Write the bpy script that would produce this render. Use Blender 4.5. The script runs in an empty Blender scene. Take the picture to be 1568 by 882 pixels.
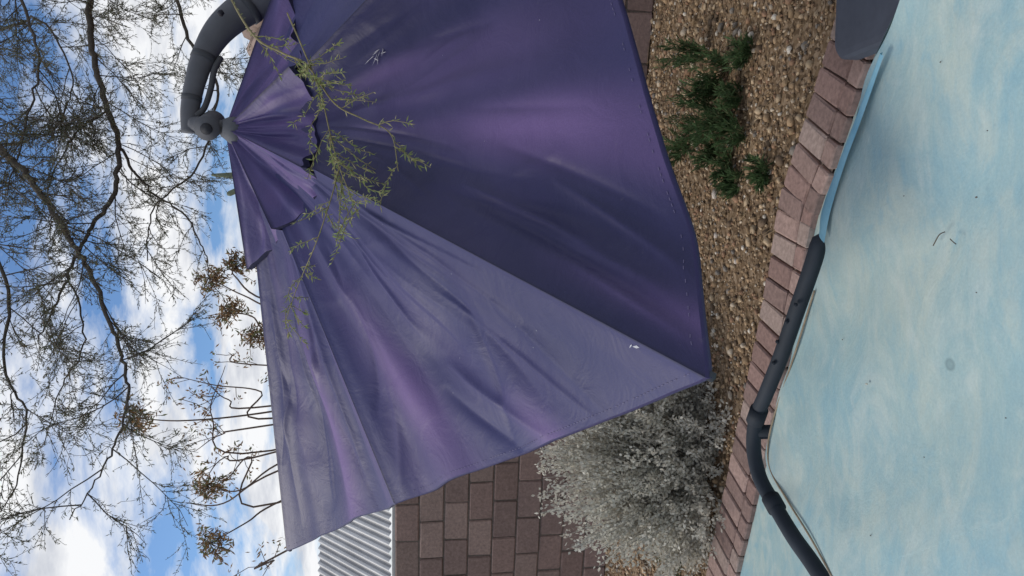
import bpy, numpy as np, math, random
from mathutils import Vector, Matrix
random.seed(4); rng=np.random.default_rng(7)
A=math.radians(8.2);F=1140.;H=1.65
# ---------- unprojection helpers ----------
def ray(x,y):
    a=((882-y)-441)/F; b=(x-784)/F
    return np.array([a,math.cos(A)-b*math.sin(A),-math.sin(A)-b*math.cos(A)])
def unproject(x,y,d): return np.array([0,0,H])+ray(x,y)*d
def lvl(x,y,z=0.):
    r=ray(x,y); return np.array([0,0,H])+r*((z-H)/r[2])
# ---------- generic builders ----------
class MB:
    def __init__(s): s.v=[];s.f=[];s.n=0;s.c=[];s.m=[]
    def add(s,v,f,col=None,mat=0):
        v=np.asarray(v,float); s.v.append(v)
        for q in f: s.f.append([int(i)+s.n for i in q])
        s.m+= [mat]*len(f)
        s.c.append(np.tile(np.array(col if col is not None else (1,1,1)),(len(v),1)) if (col is None or np.ndim(col)==1) else np.asarray(col))
        s.n+=len(v)
    def obj(s,name,mats,parent=None,smooth=True):
        me=bpy.data.meshes.new(name); V=np.vstack(s.v)
        me.from_pydata(V.tolist(),[],s.f)
        C=np.vstack(s.c); a=me.color_attributes.new("Col",'FLOAT_COLOR','POINT')
        a.data.foreach_set("color",np.hstack([C,np.ones((len(C),1))]).astype(np.float32).ravel())
        if not isinstance(mats,(list,tuple)): mats=[mats]
        for m in mats: me.materials.append(m)
        me.polygons.foreach_set("material_index",s.m)
        me.polygons.foreach_set("use_smooth",[smooth]*len(me.polygons))
        me.update(); o=bpy.data.objects.new(name,me); bpy.context.collection.objects.link(o)
        if parent: o.parent=parent
        return o
def empty(name):
    o=bpy.data.objects.new(name,None); bpy.context.collection.objects.link(o); return o
def spline(P,n=8):
    P=np.asarray(P,float); 
    if len(P)<3: return P
    Q=np.vstack([2*P[0]-P[1],P,2*P[-1]-P[-2]]); out=[]
    for i in range(1,len(Q)-2):
        for k in range(n):
            t=k/n; a,b,c,d=Q[i-1],Q[i],Q[i+1],Q[i+2]
            out.append(.5*((2*b)+(c-a)*t+(2*a-5*b+4*c-d)*t*t+(3*b-a-3*c+d)*t**3))
    out.append(Q[-2]); return np.array(out)
def tube(mb,P,R,k=6,col=None,mat=0,cap=True,flat=1.):
    P=np.asarray(P,float);n=len(P);R=np.broadcast_to(np.asarray(R,float),(n,))
    T=np.gradient(P,axis=0);T/=np.linalg.norm(T,axis=1)[:,None]+1e-9
    up=np.array([0,0,1.]) if abs(T[0][2])<.9 else np.array([1.,0,0])
    vs=[];x=np.cross(T[0],up);x/=np.linalg.norm(x)
    ang=np.arange(k)*2*math.pi/k
    for i in range(n):
        x=x-T[i]*(x@T[i]);x/=np.linalg.norm(x)+1e-9;y=np.cross(T[i],x)
        vs.append(P[i]+R[i]*(np.cos(ang)[:,None]*x*flat+np.sin(ang)[:,None]*y))
    f=[]
    for i in range(n-1):
        for j in range(k):
            f.append((i*k+j,i*k+(j+1)%k,(i+1)*k+(j+1)%k,(i+1)*k+j))
    if cap: f.append(list(range(k))[::-1]);f.append([(n-1)*k+j for j in range(k)])
    mb.add(np.vstack(vs),f,col,mat)
def leaves(mb,C,D,L,W,cols,mat=0):
    C=np.asarray(C);D=np.asarray(D);n=len(C)
    if n==0: return
    D=D/(np.linalg.norm(D,axis=1)[:,None]+1e-9)
    S=np.cross(D,rng.normal(size=(n,3)));S/=np.linalg.norm(S,axis=1)[:,None]+1e-9
    L=np.broadcast_to(L,(n,))[:,None];W=np.broadcast_to(W,(n,))[:,None]
    V=np.stack([C,C+D*L*.5+S*W*.5,C+D*L,C+D*L*.5-S*W*.5],1).reshape(-1,3)
    f=(np.arange(n)[:,None]*4+np.arange(4)).tolist()
    mb.add(V,f,np.repeat(np.asarray(cols),4,0),mat)
def box(mb,c,s,rz=0,col=None,bev=0.,mat=0,jit=0):
    x,y,z=np.array(s)/2.
    if bev:
        b=bev;v=[]
        pts=[(-x+b,-y),(x-b,-y),(x,-y+b),(x,y-b),(x-b,y),(-x+b,y),(-x,y-b),(-x,-y+b)]
        inn=[(px*(1-b/x),py*(1-b/y)) for px,py in pts]
        v=[(p[0],p[1],-z+b) for p in pts]+[(p[0],p[1],z-b) for p in pts]+[(p[0],p[1],z) for p in inn]+[(p[0],p[1],-z) for p in inn]
        f=[(i,(i+1)%8,8+(i+1)%8,8+i) for i in range(8)]+[(8+i,8+(i+1)%8,16+(i+1)%8,16+i) for i in range(8)]+[(24+i,24+(i+1)%8,(i+1)%8,i) for i in range(8)]
        f+=[list(range(16,24)),list(range(31,23,-1))]
    else:
        v=[(sx*x,sy*y,sz*z) for sz in(-1,1) for sx,sy in((-1,-1),(1,-1),(1,1),(-1,1))]
        f=[(0,3,2,1),(4,5,6,7)]+[(i,(i+1)%4,4+(i+1)%4,4+i) for i in range(4)]
    v=np.array(v)
    if jit: v=v+rng.normal(size=v.shape)*jit
    ca,sa=math.cos(rz),math.sin(rz);R=np.array([[ca,-sa,0],[sa,ca,0],[0,0,1]])
    mb.add(v@R.T+np.array(c),f,col,mat)
# ---------- materials ----------
def mat(name,rough=.8,spec=.3):
    m=bpy.data.materials.new(name);m.use_nodes=True;nt=m.node_tree;b=nt.nodes["Principled BSDF"]
    b.inputs["Roughness"].default_value=rough;b.inputs["Specular IOR Level"].default_value=spec
    return m,nt,b
def N(nt,t,**k):
    n=nt.nodes.new(t)
    for a,v in k.items():
        if a in n.inputs: n.inputs[a].default_value=v
        else: setattr(n,a,v)
    return n
def noise(nt,sc,det=4,rough=.55,vec=None,dist=0):
    n=nt.nodes.new("ShaderNodeTexNoise");n.inputs["Scale"].default_value=sc;n.inputs["Detail"].default_value=det
    n.inputs["Roughness"].default_value=rough;n.inputs["Distortion"].default_value=dist
    if vec: nt.links.new(vec,n.inputs["Vector"])
    return n
def ramp(nt,fac,stops):
    r=nt.nodes.new("ShaderNodeValToRGB");e=r.color_ramp.elements
    while len(e)<len(stops): e.new(.5)
    for i,(p,c) in enumerate(stops): e[i].position=p;e[i].color=(*c,1)
    nt.links.new(fac,r.inputs[0]);return r
def mix(nt,fac,a,b,mode='MIX'):
    m=nt.nodes.new("ShaderNodeMix");m.data_type='RGBA';m.blend_type=mode
    for s,v in((0,fac),(6,a),(7,b)):
        if hasattr(v,'links'): nt.links.new(v,m.inputs[s])
        else: m.inputs[s].default_value=v if s==0 else (*v,1)
    return m.outputs[2]
def bump(nt,b,h,st,dist=.01,prev=None):
    n=nt.nodes.new("ShaderNodeBump");n.inputs["Strength"].default_value=st;n.inputs["Distance"].default_value=dist
    nt.links.new(h,n.inputs["Height"])
    if prev: nt.links.new(prev,n.inputs["Normal"])
    nt.links.new(n.outputs[0],b.inputs["Normal"]);return n.outputs[0]
def objco(nt): return nt.nodes.new("ShaderNodeTexCoord").outputs["Object"]
def attrcol(nt): 
    a=nt.nodes.new("ShaderNodeAttribute");a.attribute_name="Col";return a
def vcol_mat(name,rough=.8,nsc=30,amt=.5,bst=.3,spec=.25,trans=0):
    m,nt,b=mat(name,rough,spec);a=attrcol(nt);n=noise(nt,nsc,5,.6,objco(nt))
    g=ramp(nt,n.outputs[0],[(.25,(1-amt,)*3),(.75,(1+amt*.6,)*3)])
    c=mix(nt,1.,a.outputs["Color"],g.outputs[0],'MULTIPLY')
    nt.links.new(c,b.inputs["Base Color"])
    if bst: bump(nt,b,n.outputs[0],bst,.005)
    if trans:
        t=nt.nodes.new("ShaderNodeBsdfTranslucent");nt.links.new(c,t.inputs[0]);x=nt.nodes.new("ShaderNodeMixShader");x.inputs[0].default_value=trans
        nt.links.new(b.outputs[0],x.inputs[1]);nt.links.new(t.outputs[0],x.inputs[2]);nt.links.new(x.outputs[0],nt.nodes["Material Output"].inputs[0])
    return m
M_solid=vcol_mat("plain_green",.6,8,.25,0)
M_leaf=vcol_mat("leaf",.6,8,.25,0,.2,.35)
M_bark=vcol_mat("bark",.9,60,.4,.5)
M_stone=vcol_mat("pebble",.85,90,.3,.3)
M_block=vcol_mat("slump_block",.95,45,.3,.7,.1)
M_paver=vcol_mat("paver_brick",.9,50,.35,.6,.1)
M_stucco=vcol_mat("stucco",.9,30,.15,.4)
M_plastic=vcol_mat("grey_plastic",.7,14,.2,.1,.25)
M_metal,nt,b=mat("corrugated_steel",.5,.4);a=attrcol(nt);n=noise(nt,3,4,.6,objco(nt))
nt.links.new(mix(nt,.35,a.outputs["Color"],ramp(nt,n.outputs[0],[(.3,(.25,.25,.25)),(.7,(.6,.6,.6))]).outputs[0]),b.inputs["Base Color"]);b.inputs["Metallic"].default_value=.2
# ---------- world ----------
SUN_EL=math.radians(48); SUN_AZ=math.radians(285)  # compass from +Y clockwise : left
w=bpy.data.worlds.new("World");bpy.context.scene.world=w;w.use_nodes=True;nt=w.node_tree
bg=nt.nodes["Background"];bg.inputs[1].default_value=.1
sky=nt.nodes.new("ShaderNodeTexSky");sky.sky_type='NISHITA';sky.sun_disc=False;sky.sun_elevation=SUN_EL;sky.sun_rotation=SUN_AZ
tc=nt.nodes.new("ShaderNodeTexCoord");sp=nt.nodes.new("ShaderNodeSeparateXYZ");nt.links.new(tc.outputs["Generated"],sp.inputs[0])
ad=N(nt,"ShaderNodeMath",operation='ADD');nt.links.new(sp.outputs[2],ad.inputs[0]);ad.inputs[1].default_value=.30
mx=N(nt,"ShaderNodeMath",operation='MAXIMUM');nt.links.new(ad.outputs[0],mx.inputs[0]);mx.inputs[1].default_value=.1
dv=nt.nodes.new("ShaderNodeVectorMath");dv.operation='DIVIDE'
cb=nt.nodes.new("ShaderNodeCombineXYZ")
for i in range(3): nt.links.new(mx.outputs[0],cb.inputs[i])
nt.links.new(tc.outputs["Generated"],dv.inputs[0]);nt.links.new(cb.outputs[0],dv.inputs[1])
mp=nt.nodes.new("ShaderNodeMapping");mp.inputs["Location"].default_value=(3.1,1.7,0.4);mp.inputs["Rotation"].default_value=(0,0,.5);mp.inputs["Scale"].default_value=(1,1.5,1)
nt.links.new(dv.outputs[0],mp.inputs[0])
n1=noise(nt,2.5,10,.60,mp.outputs[0],.3);n2=noise(nt,5.5,6,.6,mp.outputs[0])
mask=ramp(nt,n1.outputs[0],[(.39,(0,0,0)),(.55,(1,1,1))])
cc=ramp(nt,n2.outputs[0],[(.3,(5.9,6.2,6.9)),(.56,(9.5,9.6,9.8))])
skc=mix(nt,1.,sky.outputs[0],(.80,1.05,1.32),'MULTIPLY')
nt.links.new(mix(nt,mask.outputs[0],skc,cc.outputs[0]),bg.inputs[0])
sd=bpy.data.lights.new("sun","SUN");sd.energy=1.9;sd.angle=math.radians(18);sd.color=(1,.93,.84)
so=bpy.data.objects.new("sun",sd);bpy.context.collection.objects.link(so)
S=Vector((math.sin(SUN_AZ)*math.cos(SUN_EL),math.cos(SUN_AZ)*math.cos(SUN_EL),math.sin(SUN_EL)))
so.rotation_euler=S.to_track_quat('Z','Y').to_euler();so.location=(0,0,12)
# ---------- camera (phone turned on its side) ----------
cd=bpy.data.cameras.new("camera");co=bpy.data.objects.new("camera",cd);bpy.context.collection.objects.link(co)
cd.sensor_width=36;cd.lens=36*F/1568;cd.clip_start=.02;cd.clip_end=2000
Dn=Vector((0,-math.sin(A),-math.cos(A)));Fw=Vector((0,math.cos(A),-math.sin(A)));X=Vector((1,0,0))
co.matrix_world=Matrix((( Dn.x,X.x,-Fw.x,0),(Dn.y,X.y,-Fw.y,0),(Dn.z,X.z,-Fw.z,H),(0,0,0,1)))
bpy.context.scene.camera=co
bpy.context.scene.view_settings.view_transform='Standard';bpy.context.scene.view_settings.look='None'
# ---------- ground ----------
m,nt,b=mat("gravel_ground",.95,.1);oc=objco(nt)
v=nt.nodes.new("ShaderNodeTexVoronoi");v.inputs["Scale"].default_value=65;nt.links.new(oc,v.inputs["Vector"])
c=ramp(nt,v.outputs["Color"],[(.1,(.12,.08,.05)),(.5,(.24,.165,.10)),(.9,(.40,.30,.21))])
n=noise(nt,1.3,4,.5,oc);g=ramp(nt,n.outputs[0],[(.3,(.6,.6,.6)),(.7,(1,1,1))])
nt.links.new(mix(nt,1.,c.outputs[0],g.outputs[0],'MULTIPLY'),b.inputs["Base Color"]);bump(nt,b,v.outputs["Distance"],-.8,.02)
mb=MB();mb.add([(-400,-400,0),(400,-400,0),(400,400,0),(-400,400,0)],[(0,1,2,3)]);mb.obj("ground",m)
# coping path
far=[lvl(*p) for p in((1275,88),(1240,200),(1208,300),(1190,400),(1168,520),(1130,700),(1095,860))]
far=[far[0]+3*(far[0]-far[1])]+far+[far[-1]+2.2*(far[-1]-far[-2])]
path=spline(far,40)[:,:2]
# pebbles
import bmesh
bm=bmesh.new();bmesh.ops.create_icosphere(bm,subdivisions=1,radius=1);bmv=np.array([v.co[:] for v in bm.verts]);bmf=np.array([[v.index for v in f.verts] for f in bm.faces]);bm.free()
NP=38000
px=rng.uniform(-2.6,2.9,NP);py=rng.uniform(2.3,6.2,NP)
yc=np.interp(px,path[::-1,0],path[::-1,1]);k=py>yc+.0
wl0=np.array([-2.15,5.95]);wl1=np.array([1.92,4.77]);wd=(wl1-wl0)/np.linalg.norm(wl1-wl0);wn=np.array([-wd[1],wd[0]])
if wn[1]<0: wn=-wn
k&=((np.stack([px,py],1)-wl0)@wn<0);px=px[k];py=py[k];n_=len(px)
sz=np.clip(rng.lognormal(math.log(.0072),.46,n_),.003,.024)
sc=sz[:,None]*rng.uniform(.65,1.35,(n_,3))*np.array([1,1,.75])
an=rng.uniform(0,6.28,n_)
V=bmv[None]*sc[:,None,:]*(1+.18*rng.normal(size=(n_,12,1)))
ca,sa=np.cos(an)[:,None],np.sin(an)[:,None]
V=np.stack([V[...,0]*ca-V[...,1]*sa,V[...,0]*sa+V[...,1]*ca,V[...,2]],-1)
V+=np.stack([px,py,sz*.45],-1)[:,None]
pal=np.array([(.42,.29,.175),(.32,.22,.13),(.54,.41,.27),(.17,.12,.08),(.36,.22,.14),(.60,.50,.38),(.26,.23,.20),(.70,.64,.55)])
pc=pal[rng.choice(8,n_,p=[.22,.2,.16,.16,.1,.08,.05,.03])]*rng.uniform(.75,1.2,(n_,1))
mb=MB();mb.add(V.reshape(-1,3),(bmf[None]+np.arange(n_)[:,None,None]*12).reshape(-1,3),np.repeat(pc,12,0));mb.obj("gravel",M_stone)
mb=MB()
for (x,y,s) in((1097,297,.032),(1180,262,.022),(1098,360,.02),(1128,400,.018),(1135,50,.02),(1225,285,.02)):
    p=lvl(x,y);mb.add(bmv*np.array([s,s*.8,s*.6])*(1+.1*rng.normal(size=(12,1)))+p+[0,0,s*.3],bmf,(.6,.53,.47))
mb.obj("white_rock",M_stone)
mb=MB()
for i in range(900):
    x=rng.uniform(-1.8,1.7);y=rng.uniform(2.7,4.9)
    if y<np.interp(x,path[::-1,0],path[::-1,1])+.03: continue
    a_=rng.uniform(0,6.28);L=rng.uniform(.012,.06);p=np.array([x,y,.02]);d=np.array([math.cos(a_),math.sin(a_),0])
    tube(mb,spline([p-d*L,p+rng.normal(size=3)*[.006,.006,.002],p+d*L],3),.0011,3,np.array((.30,.22,.13))*rng.uniform(.3,1.5),cap=False)
mb.obj("plant_litter",M_bark)
# coping bricks
mb=MB();seg=np.linalg.norm(np.diff(path,axis=0),axis=1);cum=np.r_[0,np.cumsum(seg)]
s=0.05
while s<cum[-1]-.05:
    p=np.array([np.interp(s,cum,path[:,i]) for i in(0,1)]);q=np.array([np.interp(s+.03,cum,path[:,i]) for i in(0,1)])
    t=(q-p)/np.linalg.norm(q-p);nn=np.array([t[1],-t[0]])
    if nn[1]>0: nn=-nn
    rz=math.atan2(t[1],t[0])
    for off,ln in((.10,.195),(.245,.078)):
        c=np.array([(.32,.215,.19),(.36,.255,.225),(.27,.19,.17),(.39,.30,.265)][rng.integers(4)])*rng.uniform(.8,1.1)
        cc_=p+nn*off;box(mb,(cc_[0],cc_[1],.018+rng.normal()*.0018),(.097,ln,.05),rz+rng.normal()*.014,c,.006,0,.0014)
    s+=.104
mb.obj("brick_coping",M_paver,smooth=False)
mb=MB();L=[]
for i in range(len(path)):
    t=path[min(i+1,len(path)-1)]-path[max(i-1,0)];t/=np.linalg.norm(t);nn=np.array([t[1],-t[0]]);nn=nn if nn[1]<0 else -nn
    L+=[(*(path[i]+nn*.0),.024),(*(path[i]+nn*.28),.024)]
f=[(2*i,2*i+1,2*i+3,2*i+2) for i in range(len(path)-1)]
mb.add(L,f,(.24,.19,.16));mb.obj("coping_mortar",M_paver)
# pool
def bluefab(name,wr=1.,stain=None):
    m,nt,b=mat(name,.85,.1);oc=objco(nt)
    mp=nt.nodes.new("ShaderNodeMapping");mp.inputs["Rotation"].default_value=(0,0,.5);mp.inputs["Scale"].default_value=(1,2.0,1);nt.links.new(oc,mp.inputs[0])
    a=noise(nt,4.5,8,.66,mp.outputs[0],.9);c=noise(nt,2.0,4,.55,oc,.4);d=noise(nt,260,2,.5,oc);e=noise(nt,26,5,.7,mp.outputs[0],1.);h=noise(nt,6,6,.62,mp.outputs[0],1.6)
    c1=ramp(nt,a.outputs[0],[(.36,(.24,.40,.46)),(.5,(.31,.445,.475)),(.62,(.43,.50,.475))])
    c2=ramp(nt,c.outputs[0],[(.38,(.26,.42,.475)),(.6,(.37,.46,.43))])
    col=mix(nt,.5,c1.outputs[0],c2.outputs[0])
    st_=ramp(nt,h.outputs[0],[(.50,(0,0,0)),(.68,(.45,.45,.45))]);col=mix(nt,st_.outputs[0],col,(.50,.56,.53))
    st2=ramp(nt,h.outputs[0],[(.32,(.4,.4,.4)),(.46,(0,0,0))]);col=mix(nt,st2.outputs[0],col,(.20,.375,.46))
    col=mix(nt,1.,col,ramp(nt,e.outputs[0],[(.3,(.92,.95,.97)),(.7,(1.05,1.03,1.0))]).outputs[0],'MULTIPLY')
    col=mix(nt,1.,col,ramp(nt,d.outputs[0],[(.35,(.96,.96,.96)),(.65,(1.03,1.03,1.03))]).outputs[0],'MULTIPLY')
    gr=noise(nt,3.3,9,.75,oc,1.5);col=mix(nt,ramp(nt,gr.outputs[0],[(.56,(0,0,0)),(.75,(.40,.40,.40))]).outputs[0],col,(.30,.36,.33))
    if stain is not None:
        vm=nt.nodes.new("ShaderNodeVectorMath");vm.operation='DISTANCE';nt.links.new(oc,vm.inputs[0]);vm.inputs[1].default_value=tuple(stain)
        rr=ramp(nt,vm.outputs["Value"],[(0,(.65,.65,.65)),(.0045,(.5,.5,.5)),(.0075,(.9,.9,.9)),(.0095,(0,0,0))])
        col=mix(nt,rr.outputs[0],col,(.18,.26,.27))
    nt.links.new(col,b.inputs["Base Color"]);pv=bump(nt,b,d.outputs[0],.25,.001);bump(nt,b,a.outputs[0],.35*wr,.012,pv)
    return m
mb=MB();inn=[]
for i in range(len(path)):
    t=path[min(i+1,len(path)-1)]-path[max(i-1,0)];t/=np.linalg.norm(t);nn=np.array([t[1],-t[0]]);nn=nn if nn[1]<0 else -nn
    inn.append(path[i]+nn*.281)
V=[];K=24
for p in inn:
    for j in range(K+1):
        y=p[1]+(-3.5-p[1])*j/K;x=p[0]
        V.append((x,y,.015+.003*math.sin(x*7+y*3)*min(1,j/3)))
f=[(i*(K+1)+j,i*(K+1)+j+1,(i+1)*(K+1)+j+1,(i+1)*(K+1)+j) for i in range(len(inn)-1) for j in range(K)]
mb.add(V,f);mb.obj("pool_cover",bluefab("pool_blue"))
# ---------- foreground blue sheet on pipe frame ----------
ZS=.87
edge=[(1420,-90),(1380,0),(1335,100),(1300,215),(1268,310),(1258,352),(1265,385),(1246,440),(1216,540),(1186,630),(1174,680),(1178,720),(1203,765),(1240,825),(1272,885),(1335,985)]
E=spline([lvl(x,y,ZS) for x,y in edge]+[np.array([-1.0,.2,ZS]),np.array([-1.15,-.4,ZS])],10)
ctr=np.array([.15,.15,ZS]);V=[];K=90
for i,p in enumerate(E):
    for j in range(K+1):
        t=j/K;q=ctr*(1-t)+p*t
        q=q.copy();dd=np.linalg.norm(p-q)
        q[2]+=-.022*(1-math.exp(-dd*4))+.004*math.sin(q[0]*19+q[1]*9)*min(1,dd*6)+.0035*math.sin(q[0]*-11+q[1]*31+2*math.sin(q[0]*8))*math.exp(-dd*5)+.0022*math.sin(q[0]*46+3*math.sin(q[1]*17))*math.exp(-dd*9)*min(1,dd*30)
        V.append(q)
f=[(i*(K+1)+j,i*(K+1)+j+1,(i+1)*(K+1)+j+1,(i+1)*(K+1)+j) for i in range(len(E)-1) for j in range(K)]
mb=MB();mb.add(V,f)
n0=52;sk=[];
for i in range(n0+1):
    p=E[i];o=p-ctr;o[2]=0;o/=np.linalg.norm(o)
    for j,(a,z) in enumerate(((0,0),(.006,-.004),(.011,-.014),(.012,-.03),(.010,-.05+.004*math.sin(i*.8)))): sk.append(p+o*a+np.array([0,0,z]))
mb.add(sk,[(i*5+j,i*5+j+1,(i+1)*5+j+1,(i+1)*5+j) for i in range(n0) for j in range(4)])
tarp=empty("blue_tarp")
st=lvl(1457,558,ZS-.02)
fab=mb.obj("fabric",bluefab("faded_blue_fabric",1.2,st),tarp)
mb=MB()
P1=spline([lvl(x,y,ZS+.004) for x,y in((1352,80),(1318,165),(1285,250),(1259,320),(1256,352))],6);P2=spline([lvl(x,y,ZS+.009) for x,y in((1353,85),(1323,172),(1294,250),(1272,322),(1262,372))],6)
V=[];
for a_,b_ in zip(P1,P2):
    for j in range(6):
        t=j/5;V.append(a_*(1-t)+b_*t+np.array([0,0,.006*math.sin(math.pi*t)]))
mb.add(V,[(i*6+j,i*6+j+1,(i+1)*6+j+1,(i+1)*6+j) for i in range(len(P1)-1) for j in range(5)])
mflap,nt,b=mat("blue_unfaded",.8,.15);n=noise(nt,20,4,.6,objco(nt));nt.links.new(ramp(nt,n.outputs[0],[(.3,(.16,.35,.46)),(.7,(.25,.45,.54))]).outputs[0],b.inputs["Base Color"])
mb.obj("folded_hem",mflap,tarp)
mb=MB();z=ZS-.008
tube(mb,spline([lvl(1429,376,z),lvl(1438,360,z+.006),lvl(1447,355,z)],5),.0009,5,(.12,.1,.08));tube(mb,spline([lvl(1455,366,z),lvl(1459,370,z+.004),lvl(1464,374,z)],5),.0008,5,(.1,.08,.06))
for x,y,s in((1495,302,.0016),(1327,588,.0022),(1495,448,.001),(1440,95,.0012),(1384,300,.001),(1512,200,.001),(1333,820,.0012),(1290,520,.0012),(1415,700,.001),(1540,640,.001)):
    mb.add(bmv*s*np.array([1,1.6,.6])+lvl(x,y,z+.001),bmf,(.12,.11,.10) if s<.002 else (.5,.5,.42))
mb.obj("debris_specks",M_bark,tarp)
PC=(.030,.038,.050)
mb=MB();zc=ZS-.012
tp=[lvl(x,y,zc) for x,y in((1420,-100),(1382,10),(1300,230),(1263,340),(1246,400),(1222,470),(1196,545),(1172,605),(1158,640),(1154,685),(1163,730),(1184,770),(1215,822),(1250,872),(1330,1000))]
T=spline(tp,8);T[:int(8*3.6),2]-=.014
tube(mb,T,.0165,16,PC)
def collar(x0,x1,r=.0202):
    P=spline([lvl(*x0,zc),lvl(*x1,zc)],2);tube(mb,P,r,18,(.022,.028,.038))
collar((1163,626),(1156,646));collar((1180,762),(1190,780))
for x,y in((1221,463),(1207,489),(1193,520),(1187,553)):
    mb.add(bmv*.005+lvl(x,y,zc+.018)+[-.005,.007,0],bmf,(.02,.025,.035))
for p in (T[68],T[-1]+[0,-.1,0],T[0]):
    tube(mb,[p,[p[0],p[1],.0]],.0165,12,PC)
mb.obj("pipe_frame",M_plastic,tarp)
mb=MB();P=spline([lvl(x,y,ZS+.001) for x,y in((1247,445),(1217,542),(1187,632),(1176,682),(1180,720),(1205,765),(1242,825),(1275,885))],10)
tube(mb,P,.0020,6,(.30,.24,.17));mb.obj("rope_piping",M_bark,tarp)
# ---------- block wall ----------
mb=MB();rz=math.atan2(wd[1],wd[0])
for r in range(9):
    s=-4.5+(.17 if r%2 else 0)
    while s<10:
        c=wl0+wd*(s+.165)+wn*.1;cl=np.array([(.255,.18,.158),(.275,.195,.172),(.235,.17,.152),(.285,.21,.184)][rng.integers(4)])*rng.uniform(.9,1.1)
        if r==8: cl=cl*.9
        box(mb,(c[0],c[1],.095+.192*r),(.322,.20+rng.normal()*.004,.182),rz,cl,.008,0,.002);s+=.333
c=wl0+wd*2.75+wn*.1;box(mb,(c[0],c[1],.86),(14.4,.178,1.70),rz,(.15,.125,.11))
mb.obj("block_wall",M_block,smooth=False)
# ---------- shed behind the wall ----------
shed=empty("metal_shed")
mb=MB();nx=420;P0=unproject(606,1010,7.6);P1=unproject(606,745,7.9);top=np.array([0,1.3,.86]);V=[];cl=[]
P0[2]=P1[2]=1.80
for i in range(nx):
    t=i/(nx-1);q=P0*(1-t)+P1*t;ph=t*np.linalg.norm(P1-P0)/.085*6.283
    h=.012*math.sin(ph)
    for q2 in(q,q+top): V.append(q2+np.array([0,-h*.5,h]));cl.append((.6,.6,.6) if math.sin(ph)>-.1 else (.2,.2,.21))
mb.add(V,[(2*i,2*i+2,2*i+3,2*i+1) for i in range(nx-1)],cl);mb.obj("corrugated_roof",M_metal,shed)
mb=MB();c=(P0+P1)/2;L_=np.linalg.norm(P1-P0);a_=math.atan2((P1-P0)[1],(P1-P0)[0]);box(mb,(c[0],c[1]-.02,1.745),(L_+.04,.03,.07),a_,(.42,.41,.39));box(mb,(c[0],c[1]+1.2,.85),(L_-.1,2.2,1.7),a_,(.25,.22,.2));mb.obj("shed_body",M_stucco,shed)
# ---------- neighbour house ----------
hs=empty("stucco_house");mb=MB()
hx,hy=3.0,9.5
box(mb,(hx+5.3,hy+4,1.5),(10,8,3.0),0,(.42,.35,.28));box(mb,(hx+.9,hy-.02,1.9),(.8,.05,1.0),0,(.05,.055,.06))
mb.obj("walls",M_stucco,hs)
mb=MB();box(mb,(hx+5.2,hy-.42,3.12),(10.9,.04,.2),0,(.30,.27,.25));box(mb,(hx-.28,hy+4,3.12),(.04,8.9,.2),0,(.55,.53,.5));box(mb,(hx+5.2,hy+4,3.0),(10.8,8.8,.03),0,(.5,.47,.43));mb.obj("fascia",M_stucco,hs)
mb=MB()
for k_ in range(14):
    y0=hy-.5+k_*.34;z0=3.24+k_*.13
    x0=hx-.35+k_*.34
    for i_ in range(36):
        if x0+i_*.3>hx+10.6-k_*.3: break
        P=[(x0+i_*.3,y0,z0),(x0+i_*.3,y0+.38,z0+.13)];tube(mb,P,.12,8,np.array((.30,.22,.18))*rng.uniform(.7,1.2),flat=1)
mb.add([(hx-.3,hy-.42,3.23),(hx+10.7,hy-.42,3.23),(hx+6,hy+4,5.0),(hx+4.4,hy+4,5.0),(hx-.3,hy+8.4,3.23),(hx+10.7,hy+8.4,3.23)],[(0,1,2,3),(4,0,3),(5,4,3,2),(1,5,2)],(.2,.15,.13))
mb.obj("tile_roof",M_stucco,hs)
# ---------- umbrella ----------
umb=empty("cantilever_umbrella")
C7=np.array([2.1,1.92,1.53]);Mr=np.array([.98,1.5,1.36]);AP=np.array([.5,2.45,2.19]);C5=np.array([1.12,4.13,2.30]);m57=np.array([1.61,3.03,1.86])
C1=unproject(1083,578,1.13);C2=unproject(605,770,2.15);C3=unproject(440,843,3.17);m35=(C3+C5)/2
rim=[C1,C2,C3,m35,C5,m57,C7,Mr]
cen=(C1+C5)/2;nrm=np.cross(C1-cen,C3-cen);nrm/=np.linalg.norm(nrm);nrm*= 1 if nrm[2]>0 else -1
def g(x,c,w_): return math.exp(-((x-c)/w_)**2)
from mathutils import noise as mn
cr_rng=np.random.default_rng(21);CRE={}
for k in (0,1,7):
    L_=[]
    for _ in range(20):
        s0=cr_rng.uniform(.06,.94);t0=cr_rng.uniform(.15,.75);t1=min(1.02,t0+cr_rng.uniform(.12,.4));s1=s0+cr_rng.normal()*.13
        L_.append((s0,t0,s1,t1,cr_rng.choice([-1,1])*cr_rng.uniform(.004,.009),cr_rng.uniform(.010,.028)))
    CRE[k]=L_
CRE[7]+=[(.80,.62,.90,.97,.014,.018),(.86,.66,.94,.99,-.012,.016),(.74,.80,.86,1.,.012,.018),(.90,.80,.96,1.,.010,.012),(.66,.72,.78,.98,-.008,.018)]
CRE[0]+=[(.10,.30,.16,.80,.012,.018),(.20,.35,.34,.95,-.012,.03),(.33,.25,.44,.8,.012,.03),(.55,.75,.40,1.01,.012,.025),(.62,.8,.50,1.01,-.010,.025)]
CRE[1]+=[(.2,.3,.22,.95,.012,.02),(.55,.3,.58,.95,-.013,.03),(.85,.3,.86,.95,.012,.03)]
def creases(k,t,s):
    w=0
    for s0,t0,s1,t1,a,wd_ in CRE.get(k,()):
        u=(t-t0)/(t1-t0)
        if u<0 or u>1: continue
        d=abs(s-(s0+(s1-s0)*u))*(.35+t)
        if d<wd_*4: w+=a*math.sin(math.pi*u)**.7*math.exp(-(d/wd_)**1.3)
    return w
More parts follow.
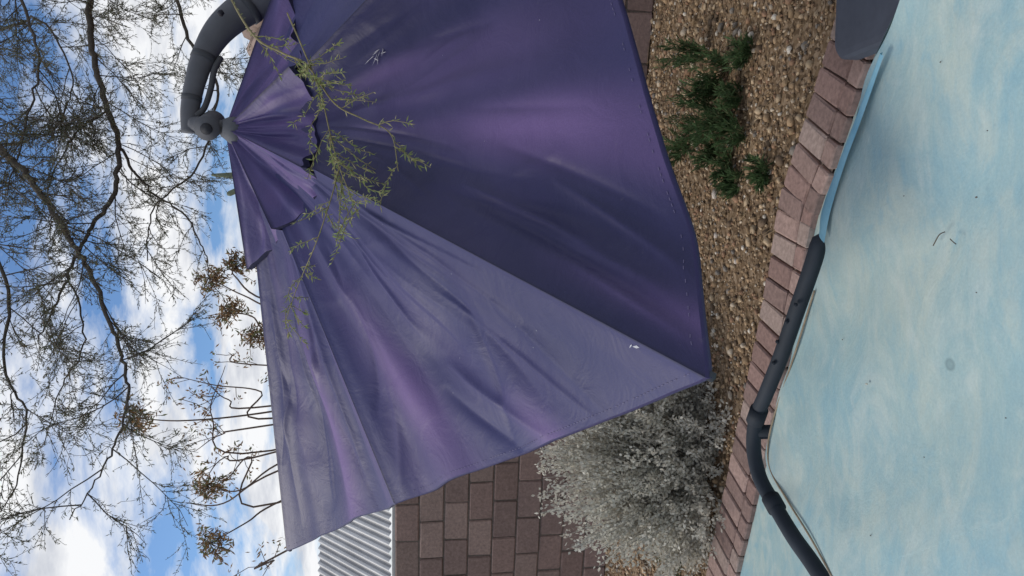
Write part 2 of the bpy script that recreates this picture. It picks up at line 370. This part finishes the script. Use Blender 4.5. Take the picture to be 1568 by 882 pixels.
def sector(k,t,s):
    a=rim[k];b=rim[(k+1)%8];e=a*(1-s)+b*s
    hemi=4*s*(1-s)
    hd=(AP-e);hd=hd/np.linalg.norm(hd)
    base=AP-nrm*.035
    q=base*(1-t)+e*t
    sag={0:.085,1:.060,7:.090}.get(k,.05)
    q=q-nrm*sag*hemi*math.sin(math.pi*min(1,t**.9)*.66)
    q=q+hd*(.022*hemi*t**6)
    w_=creases(k,t,s)
    w_+=.012*mn.noise(Vector((k*7.3+s*6,t*1.3,.5)))*t
    cr_=mn.noise(Vector((k*3.1+(s+.2*t)*12,t*1.6,4.2)))
    w_+=.011*cr_*t*(1.15-t)*1.6
    w_+=.036*mn.noise(Vector((q[0]*2.4,q[1]*2.4,q[2]*2+9)))*math.sin(math.pi*min(t,1)*.9)*hemi
    w_+=.017*mn.noise(Vector((q[0]*6,q[1]*6,q[2]*5+3)))*math.sin(math.pi*min(t,1)*.9)*hemi
    w_+=.004*g(t,.47+.03*math.sin(s*9),.012)*(1 if k in(0,7) else 0)*(.4+.6*mn.noise(Vector((s*6,k,3))))
    if k==0: w_+=.028*g(s,.74,.07)*t**1.3*(1-.4*t)+.010*g(s,.40,.06)*max(0,t-.8)*4-.018*g(s,.88,.06)*t+.010*g(s,.18,.02)*g(t,.5,.25)
    if k==1: w_+=.030*g(s,.36,.09)*t-.018*g(s,.14,.08)*t+.014*g(s,.72,.07)*t
    if k==7: w_+=.024*g(s,.57,.10)*t*(1.1-t)*2.4-.014*g(s,.8,.10)*t+.009*g(s,.45,.03)*g(t,.6,.25)+.008*g(s,.25,.03)*g(t,.55,.2)
    q=q+nrm*w_*min(1,hemi*4)
    q=q+nrm*.004*(g(s,0,.012)+g(s,1,.012))
    return q
def purple_streaks(k,t,s):  # amount of lighter purple, in streaks along the folds plus noise
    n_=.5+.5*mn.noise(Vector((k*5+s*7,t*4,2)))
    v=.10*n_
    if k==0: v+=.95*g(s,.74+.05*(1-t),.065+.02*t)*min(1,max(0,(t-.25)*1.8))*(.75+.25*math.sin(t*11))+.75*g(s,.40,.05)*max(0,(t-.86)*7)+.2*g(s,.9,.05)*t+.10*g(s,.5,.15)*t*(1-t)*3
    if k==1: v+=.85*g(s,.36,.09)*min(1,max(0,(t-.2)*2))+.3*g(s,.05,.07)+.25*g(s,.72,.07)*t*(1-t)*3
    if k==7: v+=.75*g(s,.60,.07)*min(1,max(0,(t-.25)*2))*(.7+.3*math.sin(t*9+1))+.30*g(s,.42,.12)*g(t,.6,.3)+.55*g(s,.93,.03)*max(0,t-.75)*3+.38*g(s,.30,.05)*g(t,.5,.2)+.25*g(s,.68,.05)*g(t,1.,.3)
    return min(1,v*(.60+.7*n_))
mb=MB()
for k in range(8):
    ns_,nt_=(150,130) if k in(0,1,7) else (40,40)
    V=[];Cc=[]
    for i in range(ns_+1):
        for j in range(nt_+1):
            t=.10+.90*j/nt_;s=i/ns_
            V.append(sector(k,t,s));streak=purple_streaks(k,t,s)
            tone_shade=.72+.35*mn.noise(Vector((s*3+k,t*2,7)))
            if k==7: tone_shade=.10+.5*g(s,.52,.18)*(.5+.5*mn.noise(Vector((s*5,t*3,1))))  # right panel: its shade painted into the colour, lighter band left between
            Cc.append((streak,tone_shade,1. if (i<1 or i>ns_-1) else 0.))
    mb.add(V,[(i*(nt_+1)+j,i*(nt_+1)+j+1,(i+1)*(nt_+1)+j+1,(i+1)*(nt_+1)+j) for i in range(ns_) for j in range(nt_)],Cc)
    V=[];
    for i in range(ns_+1):
        s=i/ns_;q=sector(k,1.,s);q9=sector(k,.985,s);o=(q-q9);o/=np.linalg.norm(o)
        V+=[q,q+o*.003-nrm*.003,q+o*.002-nrm*.012,q-o*.008-nrm*.014]
    mb.add(V,[(i*4+j,i*4+j+1,(i+1)*4+j+1,(i+1)*4+j) for i in range(ns_) for j in range(3)],(.15,.4,0))
def fabric(name,vec3=None):
    m,nt,b=mat(name,.52,.30);a=attrcol(nt);sp=nt.nodes.new("ShaderNodeSeparateColor");nt.links.new(a.outputs["Color"],sp.inputs[0]);oc=objco(nt)
    n=noise(nt,5,6,.6,oc,.5);n2=noise(nt,420,2,.5,oc);n4=noise(nt,2.4,8,.7,oc,1.);n5=noise(nt,60,3,.6,oc)
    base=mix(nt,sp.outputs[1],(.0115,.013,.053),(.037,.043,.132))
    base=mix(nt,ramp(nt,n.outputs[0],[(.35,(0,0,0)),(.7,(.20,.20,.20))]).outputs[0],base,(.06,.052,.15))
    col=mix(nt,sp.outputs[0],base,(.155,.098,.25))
    col=mix(nt,ramp(nt,n4.outputs[0],[(.54,(0,0,0)),(.78,(.20,.20,.20))]).outputs[0],col,(.09,.085,.16))
    col=mix(nt,ramp(nt,n5.outputs[0],[(.68,(0,0,0)),(.76,(.18,.18,.18))]).outputs[0],col,(.13,.12,.17))
    col=mix(nt,sp.outputs[2],col,(.014,.014,.045))
    col=mix(nt,1.,col,ramp(nt,n2.outputs[0],[(.3,(.9,.9,.9)),(.7,(1.08,1.08,1.08))]).outputs[0],'MULTIPLY')
    nt.links.new(col,b.inputs["Base Color"]);pv=bump(nt,b,n2.outputs[0],.15,.0008);n3=noise(nt,9,5,.6,oc,1.2);bump(nt,b,n3.outputs[0],.35,.012,pv)
    return m
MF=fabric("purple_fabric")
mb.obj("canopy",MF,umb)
# vent cap
mb=MB();AP2=AP+nrm*.02
fr=[.275,.285,.27,.27,.27,.28,.27,.27]
for k in range(8):
    V=[];Cc=[];n1_,n2_=48,30
    for i in range(n1_+1):
        s=i/n1_;f_=fr[k]*(1-s)+fr[(k+1)%8]*s
        for j in range(n2_+1):
            t=j/n2_
            q=AP2*(1-t)+(sector(k,f_,s)+nrm*(.034-.012*4*s*(1-s)))*t
            hemi=4*s*(1-s)
            q=q-nrm*(.036*hemi*math.sin(math.pi*t*.7))+nrm*(.026*t*mn.noise(Vector((k*4+s*8,t*2.5,1)))+.016*g(s,.5,.06)*t*(.6+.4*math.sin(k*2.1))+.012*g(s-.3*t,.15,.04)*math.sin(math.pi*t)-.012*g(s+.3*t,.9,.05)*math.sin(math.pi*t))*min(1,hemi*4)
            hd=AP-q;hd/=np.linalg.norm(hd)+1e-6
            q=q+hd*((.030 if k==0 else .045)*hemi*t**4)
            V.append(q);Cc.append((max(0,min(1,.32+.5*g(s,.5,.13)*t+.25*g(s,.15,.08)+.25*mn.noise(Vector((k+s*6,t*5,3))))),1.,1. if i in(0,n1_) else 0.))
    mb.add(V,[(i*(n2_+1)+j,i*(n2_+1)+j+1,(i+1)*(n2_+1)+j+1,(i+1)*(n2_+1)+j) for i in range(n1_) for j in range(n2_)],Cc)
    V2=[]
    for i in range(n1_+1):
        q=V[i*(n2_+1)+n2_];V2+=[q,q-nrm*.010,q-nrm*.018]
    mb.add(V2,[(i*3+j,i*3+j+1,(i+1)*3+j+1,(i+1)*3+j) for i in range(n1_) for j in range(2)],(0.,0.,.9))
mb.obj("vent_cap",MF,umb)
mb=MB()
for k in range(8):
    e=rim[k];P=[AP-nrm*.07,(AP+e)/2-nrm*.045,e-nrm*.012];tube(mb,P,.009,6,(.06,.065,.08))
tube(mb,[AP-nrm*.02,AP-nrm*.5],.02,10,(.06,.065,.08))
for k in range(8): tube(mb,[AP-nrm*.45,(AP+rim[k])/2-nrm*.06],.007,6,(.06,.065,.08))
mb.obj("ribs",M_plastic,umb)
mb=MB()
for k in(0,7,1):
    L_=np.linalg.norm(rim[k]-rim[(k+1)%8]);n_=int(L_/.012)
    for i in range(n_):
        if rng.random()<(.15 if k==0 else .6): continue
        s0=i/n_;s1=(i+.5)/n_
        tube(mb,[sector(k,.988,s0)+nrm*.0012,sector(k,.988,s1)+nrm*.0012],.0006,4,(.20,.18,.30),cap=False)
mb.obj("stitching",M_solid,umb)
mb=MB()
def patch(k,t,s,L,W,ang,col):
    c=sector(k,t,s)+nrm*.004;u=sector(k,t+.01,s)-sector(k,t,s);u/=np.linalg.norm(u);v_=np.cross(nrm,u);d=u*math.cos(ang)+v_*math.sin(ang);e=np.cross(nrm,d)
    mb.add([c-d*L,c+e*W,c+d*L*.8,c-e*W*.7],[(0,1,2,3)],col)
patch(0,.93,.015,.008,.003,.3,(.7,.7,.72));patch(0,.925,.02,.005,.002,1.2,(.7,.7,.72))
for q in range(12): patch(7,.47+rng.normal()*.012,.215+rng.normal()*.016,.014,.0018,rng.uniform(0,3),(.50,.48,.52))
for q in range(14): patch([0,7,1,0][q%4],rng.uniform(.4,.9),rng.uniform(.1,.9),.0022,.001,rng.uniform(0,3),(.4,.4,.45))
mb.obj("scuffs",M_solid,umb)
GC=(.115,.120,.135)
mb=MB()
tube(mb,[AP-nrm*.03,AP+nrm*.0,AP+nrm*.03],[.05,.045,.026],16,GC)
J=unproject(322,192,2.35)
tube(mb,spline([AP+nrm*.02,AP*.5+J*.5,J],4),[.024]*8+[.026],12,GC)
tube(mb,[J+np.array([-.02,-.045,0]),J+np.array([.02,.045,0])],.038,18,GC)
tube(mb,[J+np.array([-.023,-.052,0]),J+np.array([-.019,-.043,0])],.018,12,(.04,.042,.05))
K2=unproject(296,190,2.37)
tube(mb,spline([J,(J+K2)/2,K2],3),.026,12,GC)
arm=[(290,203,2.37,12),(291,168,2.37,14),(298,130,2.38,15),(312,86,2.40,18),(338,44,2.43,23),(380,10,2.47,27),(436,-24,2.5,30),(520,-70,2.6,32),(610,-180,2.8,34),(690,-330,3.0,36)]
AA=spline([unproject(*p[:3]) for p in arm],8);RR=np.interp(np.arange(len(AA))/8,np.arange(len(arm)),[p[3]*p[2]/F for p in arm])
tube(mb,AA,RR,18,GC,flat=.8)
tube(mb,spline([unproject(300,178,2.36),unproject(313,165,2.37),unproject(323,135,2.38),unproject(328,108,2.39),unproject(338,88,2.41)],5),.010,8,(.08,.083,.09))
mt=AA[-1];tube(mb,[[mt[0],mt[1],2.55],[mt[0],mt[1],.1]],.045,20,GC)
tube(mb,spline([mt+[0,0,-.9],(mt+AA[-14])/2+[0,0,-.35],AA[-14]],6),.02,10,GC)
for q in(12,24,40):
    tube(mb,[AA[q-1]*1.,AA[q]*.5+AA[q+1]*.5],RR[q]*1.05,18,(.07,.075,.085),flat=.82)
for p_ in((338,20,2.36),(458,12,2.4)):
    mb.add(bmv*.012+unproject(*p_),bmf,(.03,.03,.04))
mb.obj("arm_and_mast",M_plastic,umb)
mb=MB()
cr=lvl(1274,97,.11);W_,D_=1.7,.95;r_=.07
def rr_(W,D,r,z):
    o=[]
    for cx,cy,a0 in((W-r,-r,0),(r,-r,90),(r,-D+r,180),(W-r,-D+r,270)):
        for i in range(7):
            a=math.radians(a0+15*i);o.append((cx+r*math.cos(a),cy+r*math.sin(a),z))
    return np.array(o)
a_=math.radians(-4);R2=np.array([[math.cos(a_),-math.sin(a_),0],[math.sin(a_),math.cos(a_),0],[0,0,1]])
rings=[rr_(W_,D_,r_,.045),rr_(W_,D_,r_,.095),rr_(W_-.02,D_-.02,r_-.005,.108)+[.01,-.01,0],rr_(W_-.06,D_-.06,r_-.01,.112)+[.03,-.03,0]]
V=np.vstack(rings)@R2.T+np.array([cr[0],cr[1],0]);n_=28
f=[(q*n_+i,q*n_+(i+1)%n_,(q+1)*n_+(i+1)%n_,(q+1)*n_+i) for q in range(3) for i in range(n_)]+[[3*n_+i for i in range(n_)]]
mb.add(V,f,(.10,.11,.14));mb.obj("base_plate",M_plastic,umb,smooth=False)
# ---------- overhanging tree ----------
tw=MB();lc=[];ld=[];lL=[]
BK=np.array((.105,.092,.078))
def leafy(P,dens,L):
    seg=np.diff(P,axis=0)
    for i,sg in enumerate(seg):
        n_=rng.poisson(np.linalg.norm(sg)*dens)
        for _ in range(n_):
            lc.append(P[i]+sg*rng.random());d=sg/np.linalg.norm(sg)+rng.normal(size=3)*.9;d[2]-=.15;ld.append(d);lL.append(L*rng.uniform(.5,1.3))
def grow(p,d,L,r,lev):
    n_=6 if lev<2 else 4;P=[p];d=d/np.linalg.norm(d)
    bend=rng.normal(size=3)*.28
    for i in range(n_):
        d=d+bend/n_*1.6+rng.normal(size=3)*.11;d[2]-=.04;d/=np.linalg.norm(d);P.append(P[-1]+d*L/n_)
    P=np.array(P);tube(tw,P,np.linspace(r,max(r*.35,.0009),len(P)),4 if lev<2 else 3,BK*rng.uniform(.7,1.3),cap=False)
    if lev>=2: leafy(P,115,.020)
    if lev<3:
        m_={0:8,1:8,2:3}[lev]
        for _ in range(m_):
            t=rng.uniform(.15,1);i=int(t*(n_-1));q=P[i]+(P[i+1]-P[i])*rng.random()
            nd=P[i+1]-P[i];nd/=np.linalg.norm(nd);sd_=rng.normal(size=3);sd_-=nd*(sd_@nd);sd_/=np.linalg.norm(sd_)
            grow(q,nd*rng.uniform(.6,1.2)+sd_*rng.uniform(.5,1.0),L*rng.uniform(.38,.62),r*.55,lev+1)
def limb(pts,r0,r1,every=.10,L=.45,lev=1,rs=.0034,skip=0):
    P=spline([unproject(*p) for p in pts],8);P=P+rng.normal(size=P.shape)*.005
    tube(tw,P,np.linspace(r0,r1,len(P)),8,BK)
    cum=np.r_[0,np.cumsum(np.linalg.norm(np.diff(P,axis=0),axis=1))];s=skip
    while s<cum[-1]:
        q=np.array([np.interp(s,cum,P[:,i]) for i in range(3)]);q2=np.array([np.interp(s+.02,cum,P[:,i]) for i in range(3)])-q
        if np.linalg.norm(q2)<1e-6: q2=P[-1]-P[-2]
        nd=q2/np.linalg.norm(q2);sd_=rng.normal(size=3);sd_-=nd*(sd_@nd);sd_/=np.linalg.norm(sd_)
        grow(q,nd*rng.uniform(.4,1)+sd_,L*rng.uniform(.6,1.2),rs,lev);s+=every*rng.uniform(.5,1.5)
    return P
TK=np.array([3.0,4.6,0.])
limb([(140,-420,4.6),(120,-200,4.3),(133,-40,4.1),(140,60,4),(152,125,3.95),(180,215,3.8),(177,290,3.7),(152,330,3.65),(125,375,3.6),(105,420,3.55),(85,470,3.5),(60,520,3.5)],.022,.0035,.10,.5,skip=.8)
limb([(-150,-300,4.4),(-150,-50,4.1),(-80,120,3.8),(0,225,3.6),(40,268,3.5),(75,312,3.5),(108,368,3.45),(142,425,3.45),(168,490,3.4),(190,560,3.4),(195,610,3.4),(176,680,3.4),(150,730,3.35),(105,800,3.3)],.020,.0022,.10,.42,skip=.9)
limb([(180,215,3.8),(205,262,3.85),(240,300,3.9),(288,335,3.9),(315,395,3.9),(322,430,3.9)],.008,.002,.12,.3,2,.0025)
limb([(200,-300,5),(255,-60,4.7),(290,60,4.5),(325,110,4.4),(330,170,4.3),(300,260,4.3),(235,320,4.2),(225,400,4.2)],.013,.003,.14,.35,skip=.6)
limb([(-60,-200,4),(20,-20,3.8),(60,90,3.7),(40,190,3.6),(10,300,3.5)],.010,.003,.10,.5)
limb([(-160,120,3.9),(-60,300,3.7),(10,430,3.5),(5,560,3.5),(40,640,3.4),(20,760,3.4)],.012,.003,.10,.45)
limb([(165,170,3.9),(120,200,3.8),(90,250,3.7),(60,330,3.7)],.006,.002,.1,.4,1,.003)
limb([(105,420,3.55),(130,520,3.6),(90,600,3.6),(70,680,3.6)],.005,.002,.12,.35,1,.0025)
limb([(-200,-100,4.6),(-40,40,4.5),(60,30,4.4),(110,120,4.4),(90,200,4.4)],.010,.003,.10,.5)
trunk=spline([TK,[2.95,4.55,.9],[3.1,4.5,1.9],[3.0,4.5,2.6]],6);tube(tw,trunk,np.linspace(.14,.08,len(trunk)),12,BK)
for p in((140,-420,4.6),(-150,-300,4.4),(200,-300,5),(-60,-200,4)):
    q=unproject(*p);tube(tw,spline([trunk[-1]-[0,0,.1],(trunk[-1]+q)/2+[0,0,.12],q],6),np.linspace(.06,.02,13),10,BK)
tree=empty("palo_verde_tree")
tw.obj("branches",M_bark,tree)
lf=MB();lc_=np.array(lc);nl=len(lc_);print("leaves",nl);pl=np.array([(.15,.17,.10),(.11,.13,.08),(.19,.19,.12),(.20,.155,.09)])[rng.integers(0,4,nl)]*rng.uniform(.7,1.2,(nl,1))
leaves(lf,lc_,np.array(ld),np.array(lL),.0040,pl);lf.obj("foliage",M_leaf,tree,smooth=False)
tw=MB();lc=[];ld=[];lL=[];BK=np.array((.26,.23,.12))
def spray(pts,r0,r1,n,L):
    P=spline([unproject(*p) for p in pts],8);tube(tw,P,np.linspace(r0,r1,len(P)),5,BK)
    for _ in range(n):
        i=rng.integers(len(P)//4,len(P)-1);nd=P[i+1]-P[i];nd/=np.linalg.norm(nd);sd_=rng.normal(size=3);sd_-=nd*(sd_@nd);sd_/=np.linalg.norm(sd_)
        Q=[P[i]];d=nd*.9+sd_*.7
        for _k in range(4): d=d+rng.normal(size=3)*.15;d[2]-=.1;d/=np.linalg.norm(d);Q.append(Q[-1]+d*L*rng.uniform(.15,.35))
        Q=np.array(Q);tube(tw,Q,np.linspace(.0013,.0007,5),3,BK,cap=False);leafy(Q,230,.018)
    leafy(P,35,.014)
spray([(300,-120,3.2),(340,-30,2.6),(385,50,2.1),(430,80,2.0),(470,100,1.95),(512,158,1.9),(555,182,1.85),(598,205,1.8),(610,262,1.75)],.004,.0012,16,.13)
spray([(440,20,2.1),(462,70,2.0),(490,140,1.9),(508,215,1.85),(522,262,1.8),(550,330,1.75)],.0025,.0011,24,.14)
spray([(520,255,1.82),(508,300,1.8),(484,372,1.85),(455,440,2.0),(436,495,2.1)],.0018,.0009,12,.09)
tw.obj("hanging_twigs",M_bark,tree)
lf=MB();nl=len(lc);leaves(lf,np.array(lc),np.array(ld),np.array(lL),.0036,np.array([(.34,.40,.15),(.44,.42,.21),(.26,.33,.12)])[rng.integers(0,3,nl)]);lf.obj("hanging_foliage",M_leaf,tree,smooth=False)
# ---------- seed-head shrub behind ----------
tw=MB();lc=[];ld=[];lL=[];BK=np.array((.17,.12,.095));root=np.array([-.35,4.7,0.])
heads=[(205,640,4.4),(322,832,4.3),(318,742,4.5),(285,770,4.6),(343,480,4.6),(320,425,4.8),(362,408,4.8),(388,515,4.7)]
for i,(x,y,d) in enumerate(heads):
    e=unproject(x,y,d);m1=unproject(430+10*(i%3),600+(y-600)*.7,4.6);P=spline([root+rng.normal(size=3)*[.08,.08,0],(root*.45+m1*.55),m1,(m1*.35+e*.65)+rng.normal(size=3)*.04,e],7);tube(tw,P,np.linspace(.010,.003,len(P)),6,BK)
    if i!=3:
      for q in range(34):
        dd=rng.normal(size=3);dd/=np.linalg.norm(dd);L=rng.uniform(.05,.15);Q=np.array([e,e+dd*L*.5,e+dd*L+[0,0,-.03]]);tube(tw,Q,.0018,3,BK*.9,cap=False)
        for z_ in range(10): lc.append(Q[1]*(1-z_/9)+Q[2]*z_/9+rng.normal(size=3)*.007);ld.append(rng.normal(size=3)+[0,0,-.3]);lL.append(rng.uniform(.025,.05))
for pts in ([(430,640,4.6),(400,600,4.6),(330,590,4.6),(275,577,4.6)],[(430,620,4.5),(350,612,4.5),(318,585,4.5)],[(425,770,4.5),(385,700,4.5),(345,735,4.5),(292,758,4.5)],[(430,690,4.4),(345,700,4.4),(308,745,4.4)],[(420,650,4.5),(340,665,4.5),(300,690,4.5)],[(445,840,4.2),(420,858,4.2),(405,872,4.2)],[(420,560,4.7),(350,540,4.7)],[(415,690,4.5),(325,640,4.5),(345,560,4.5)]):
    P=spline([root+rng.normal(size=3)*[.1,.1,0]]+[unproject(*p) for p in pts],7);tube(tw,P,np.linspace(.008,.002,len(P)),5,BK)
    for _ in range(6):
        i=rng.integers(len(P)//2,len(P)-1);e=P[i]+rng.normal(size=3)*.07+[0,0,.06];tube(tw,[P[i],(P[i]+e)/2+rng.normal(size=3)*.01,e],.002,4,BK,cap=False)
        for z_ in range(10): lc.append(e+rng.normal(size=3)*.02);ld.append(rng.normal(size=3));lL.append(rng.uniform(.02,.04))
sh=empty("seed_head_shrub");tw.obj("stems",M_bark,sh);lf=MB();nl=len(lc);leaves(lf,np.array(lc),np.array(ld),np.array(lL),.011,np.array([(.36,.21,.10),(.22,.14,.08),(.20,.22,.10),(.42,.27,.14)])[rng.integers(0,4,nl)]);lf.obj("seed_clusters",M_leaf,sh,smooth=False)
# ---------- saguaro ----------
mb=MB()
for (x,y,d,r,br) in((324,268,12,.05,False),(348,298,12,.045,True)):
    tp_=unproject(x,y,d);bs=np.array([tp_[0],tp_[1],0]);
    if br: bs=unproject(400,275,12)
    P=spline([bs,(bs*.3+tp_*.7),tp_],8);R_=np.full(len(P),r);R_[-1]=.02;R_[-2]=r*.75
    tube(mb,P,R_,12,(.15,.18,.12))
mb.obj("saguaro_cactus",M_solid)
# ---------- silver bush ----------
tw=MB();lf=MB();bc=np.array([-.98,4.06,.03]);C=[];D=[];Lc=[]
for i in range(760):
    th=rng.uniform(0,6.28);el=math.asin(rng.uniform(-.05,1));d=np.array([math.cos(th)*math.cos(el)*.70,math.sin(th)*math.cos(el)*.45,math.sin(el)*.93])
    lump=.86+.26*mn.noise(Vector((d[0]*4,d[1]*4,d[2]*4)))
    e=bc+d*rng.uniform(.55,1.12)*lump*1.1+rng.normal(size=3)*.03;e[2]=max(e[2],.03)
    m1=bc*.5+e*.5+np.array([d[0],d[1],0])*.15+rng.normal(size=3)*.03
    P=spline([bc+rng.normal(size=3)*[.08,.08,0],m1,e],4);tube(tw,P,np.linspace(.005,.0018,len(P)),3,(.48,.45,.40),cap=False)
    nL=58;t=rng.uniform(.5,1.02,nL);idx=np.clip((t*(len(P)-1)),0,len(P)-1.001);i0=idx.astype(int);q=P[i0]+(P[i0+1]-P[i0])*(idx-i0)[:,None]
    C.append(q+rng.normal(size=(nL,3))*.015);D.append(rng.normal(size=(nL,3))*.8+d[None]*1.1+[0,0,.3])
    cl=np.array((.84,.80,.70))*rng.uniform(.75,1.05);Lc.append(np.tile(cl,(nL,1))*rng.uniform(.8,1.05,(nL,1))*(.6+.4*np.clip(t,0,1))[:,None])
C=np.vstack(C);leaves(lf,C,np.vstack(D),rng.uniform(.016,.032,len(C)),.015,np.vstack(Lc))
bu=empty("silver_bush");tw.obj("stems",M_bark,bu);lf.obj("foliage",M_leaf,bu,smooth=False)
# ---------- low green plant ----------
def needle_plant(name,clumps,col,nst,nl,LL):
    tw=MB();lf=MB();C=[];D=[];Cl=[]
    for (c,R,hh) in clumps:
        for i in range(nst):
            th=rng.uniform(0,6.28);e=c+np.array([math.cos(th)*R*rng.uniform(.2,1),math.sin(th)*R*rng.uniform(.2,1),hh*rng.uniform(.3,1)])
            P=spline([c*[1,1,0]+[0,0,.01],(c*[1,1,0]+e)/2+[0,0,-.02],e],4);tube(tw,P,np.linspace(.004,.0015,len(P)),3,(.16,.15,.08),cap=False)
            t=rng.uniform(.35,1,nl)*(len(P)-1.001);i0=t.astype(int);q=P[i0]+(P[i0+1]-P[i0])*(t-i0)[:,None];C.append(q);D.append((e-c*[1,1,0])[None]/np.linalg.norm(e-c*[1,1,0])*.9+rng.normal(size=(nl,3))*.5+[0,0,.25]);Cl.append(np.tile(np.array(col)*rng.uniform(.5,1.5),(nl,1)))
    C=np.vstack(C);leaves(lf,C,np.vstack(D),rng.uniform(.6,1.2,len(C))*LL,.007,np.vstack(Cl));o=empty(name);tw.obj("stems",M_bark,o);lf.obj("foliage",M_leaf,o,smooth=False)
cl=[]
for x,y,R,h in((1115,105,.15,.28),(1085,85,.10,.28),(1150,80,.09,.12),(1110,175,.14,.28),(1140,205,.13,.14),(1118,255,.13,.12),(1085,205,.13,.20),(1050,228,.11,.12),(1108,140,.10,.25),(1135,150,.08,.12),(1100,235,.12,.15),(1125,190,.11,.2),(1175,262,.09,.09),(1130,278,.09,.08)):
    cl.append((lvl(x,y),R,h))
needle_plant("low_green_shrub",cl,(.085,.140,.060),18,36,.045)
# ---------- grass tuft ----------
mb=MB();c=lvl(1045,850)
for i in range(130):
    th=rng.uniform(0,6.28);el=rng.uniform(.3,1.4);d=np.array([math.cos(th)*math.cos(el),math.sin(th)*math.cos(el),math.sin(el)]);L=rng.uniform(.12,.26)
    P=spline([c,c+d*L*.6,c+d*L+np.array([0,0,-.03])],3);tube(mb,P,np.linspace(.0035,.0008,len(P)),3,np.array((.09,.13,.06))*rng.uniform(.6,1.5),cap=False)
mb.obj("grass_tuft",M_solid)
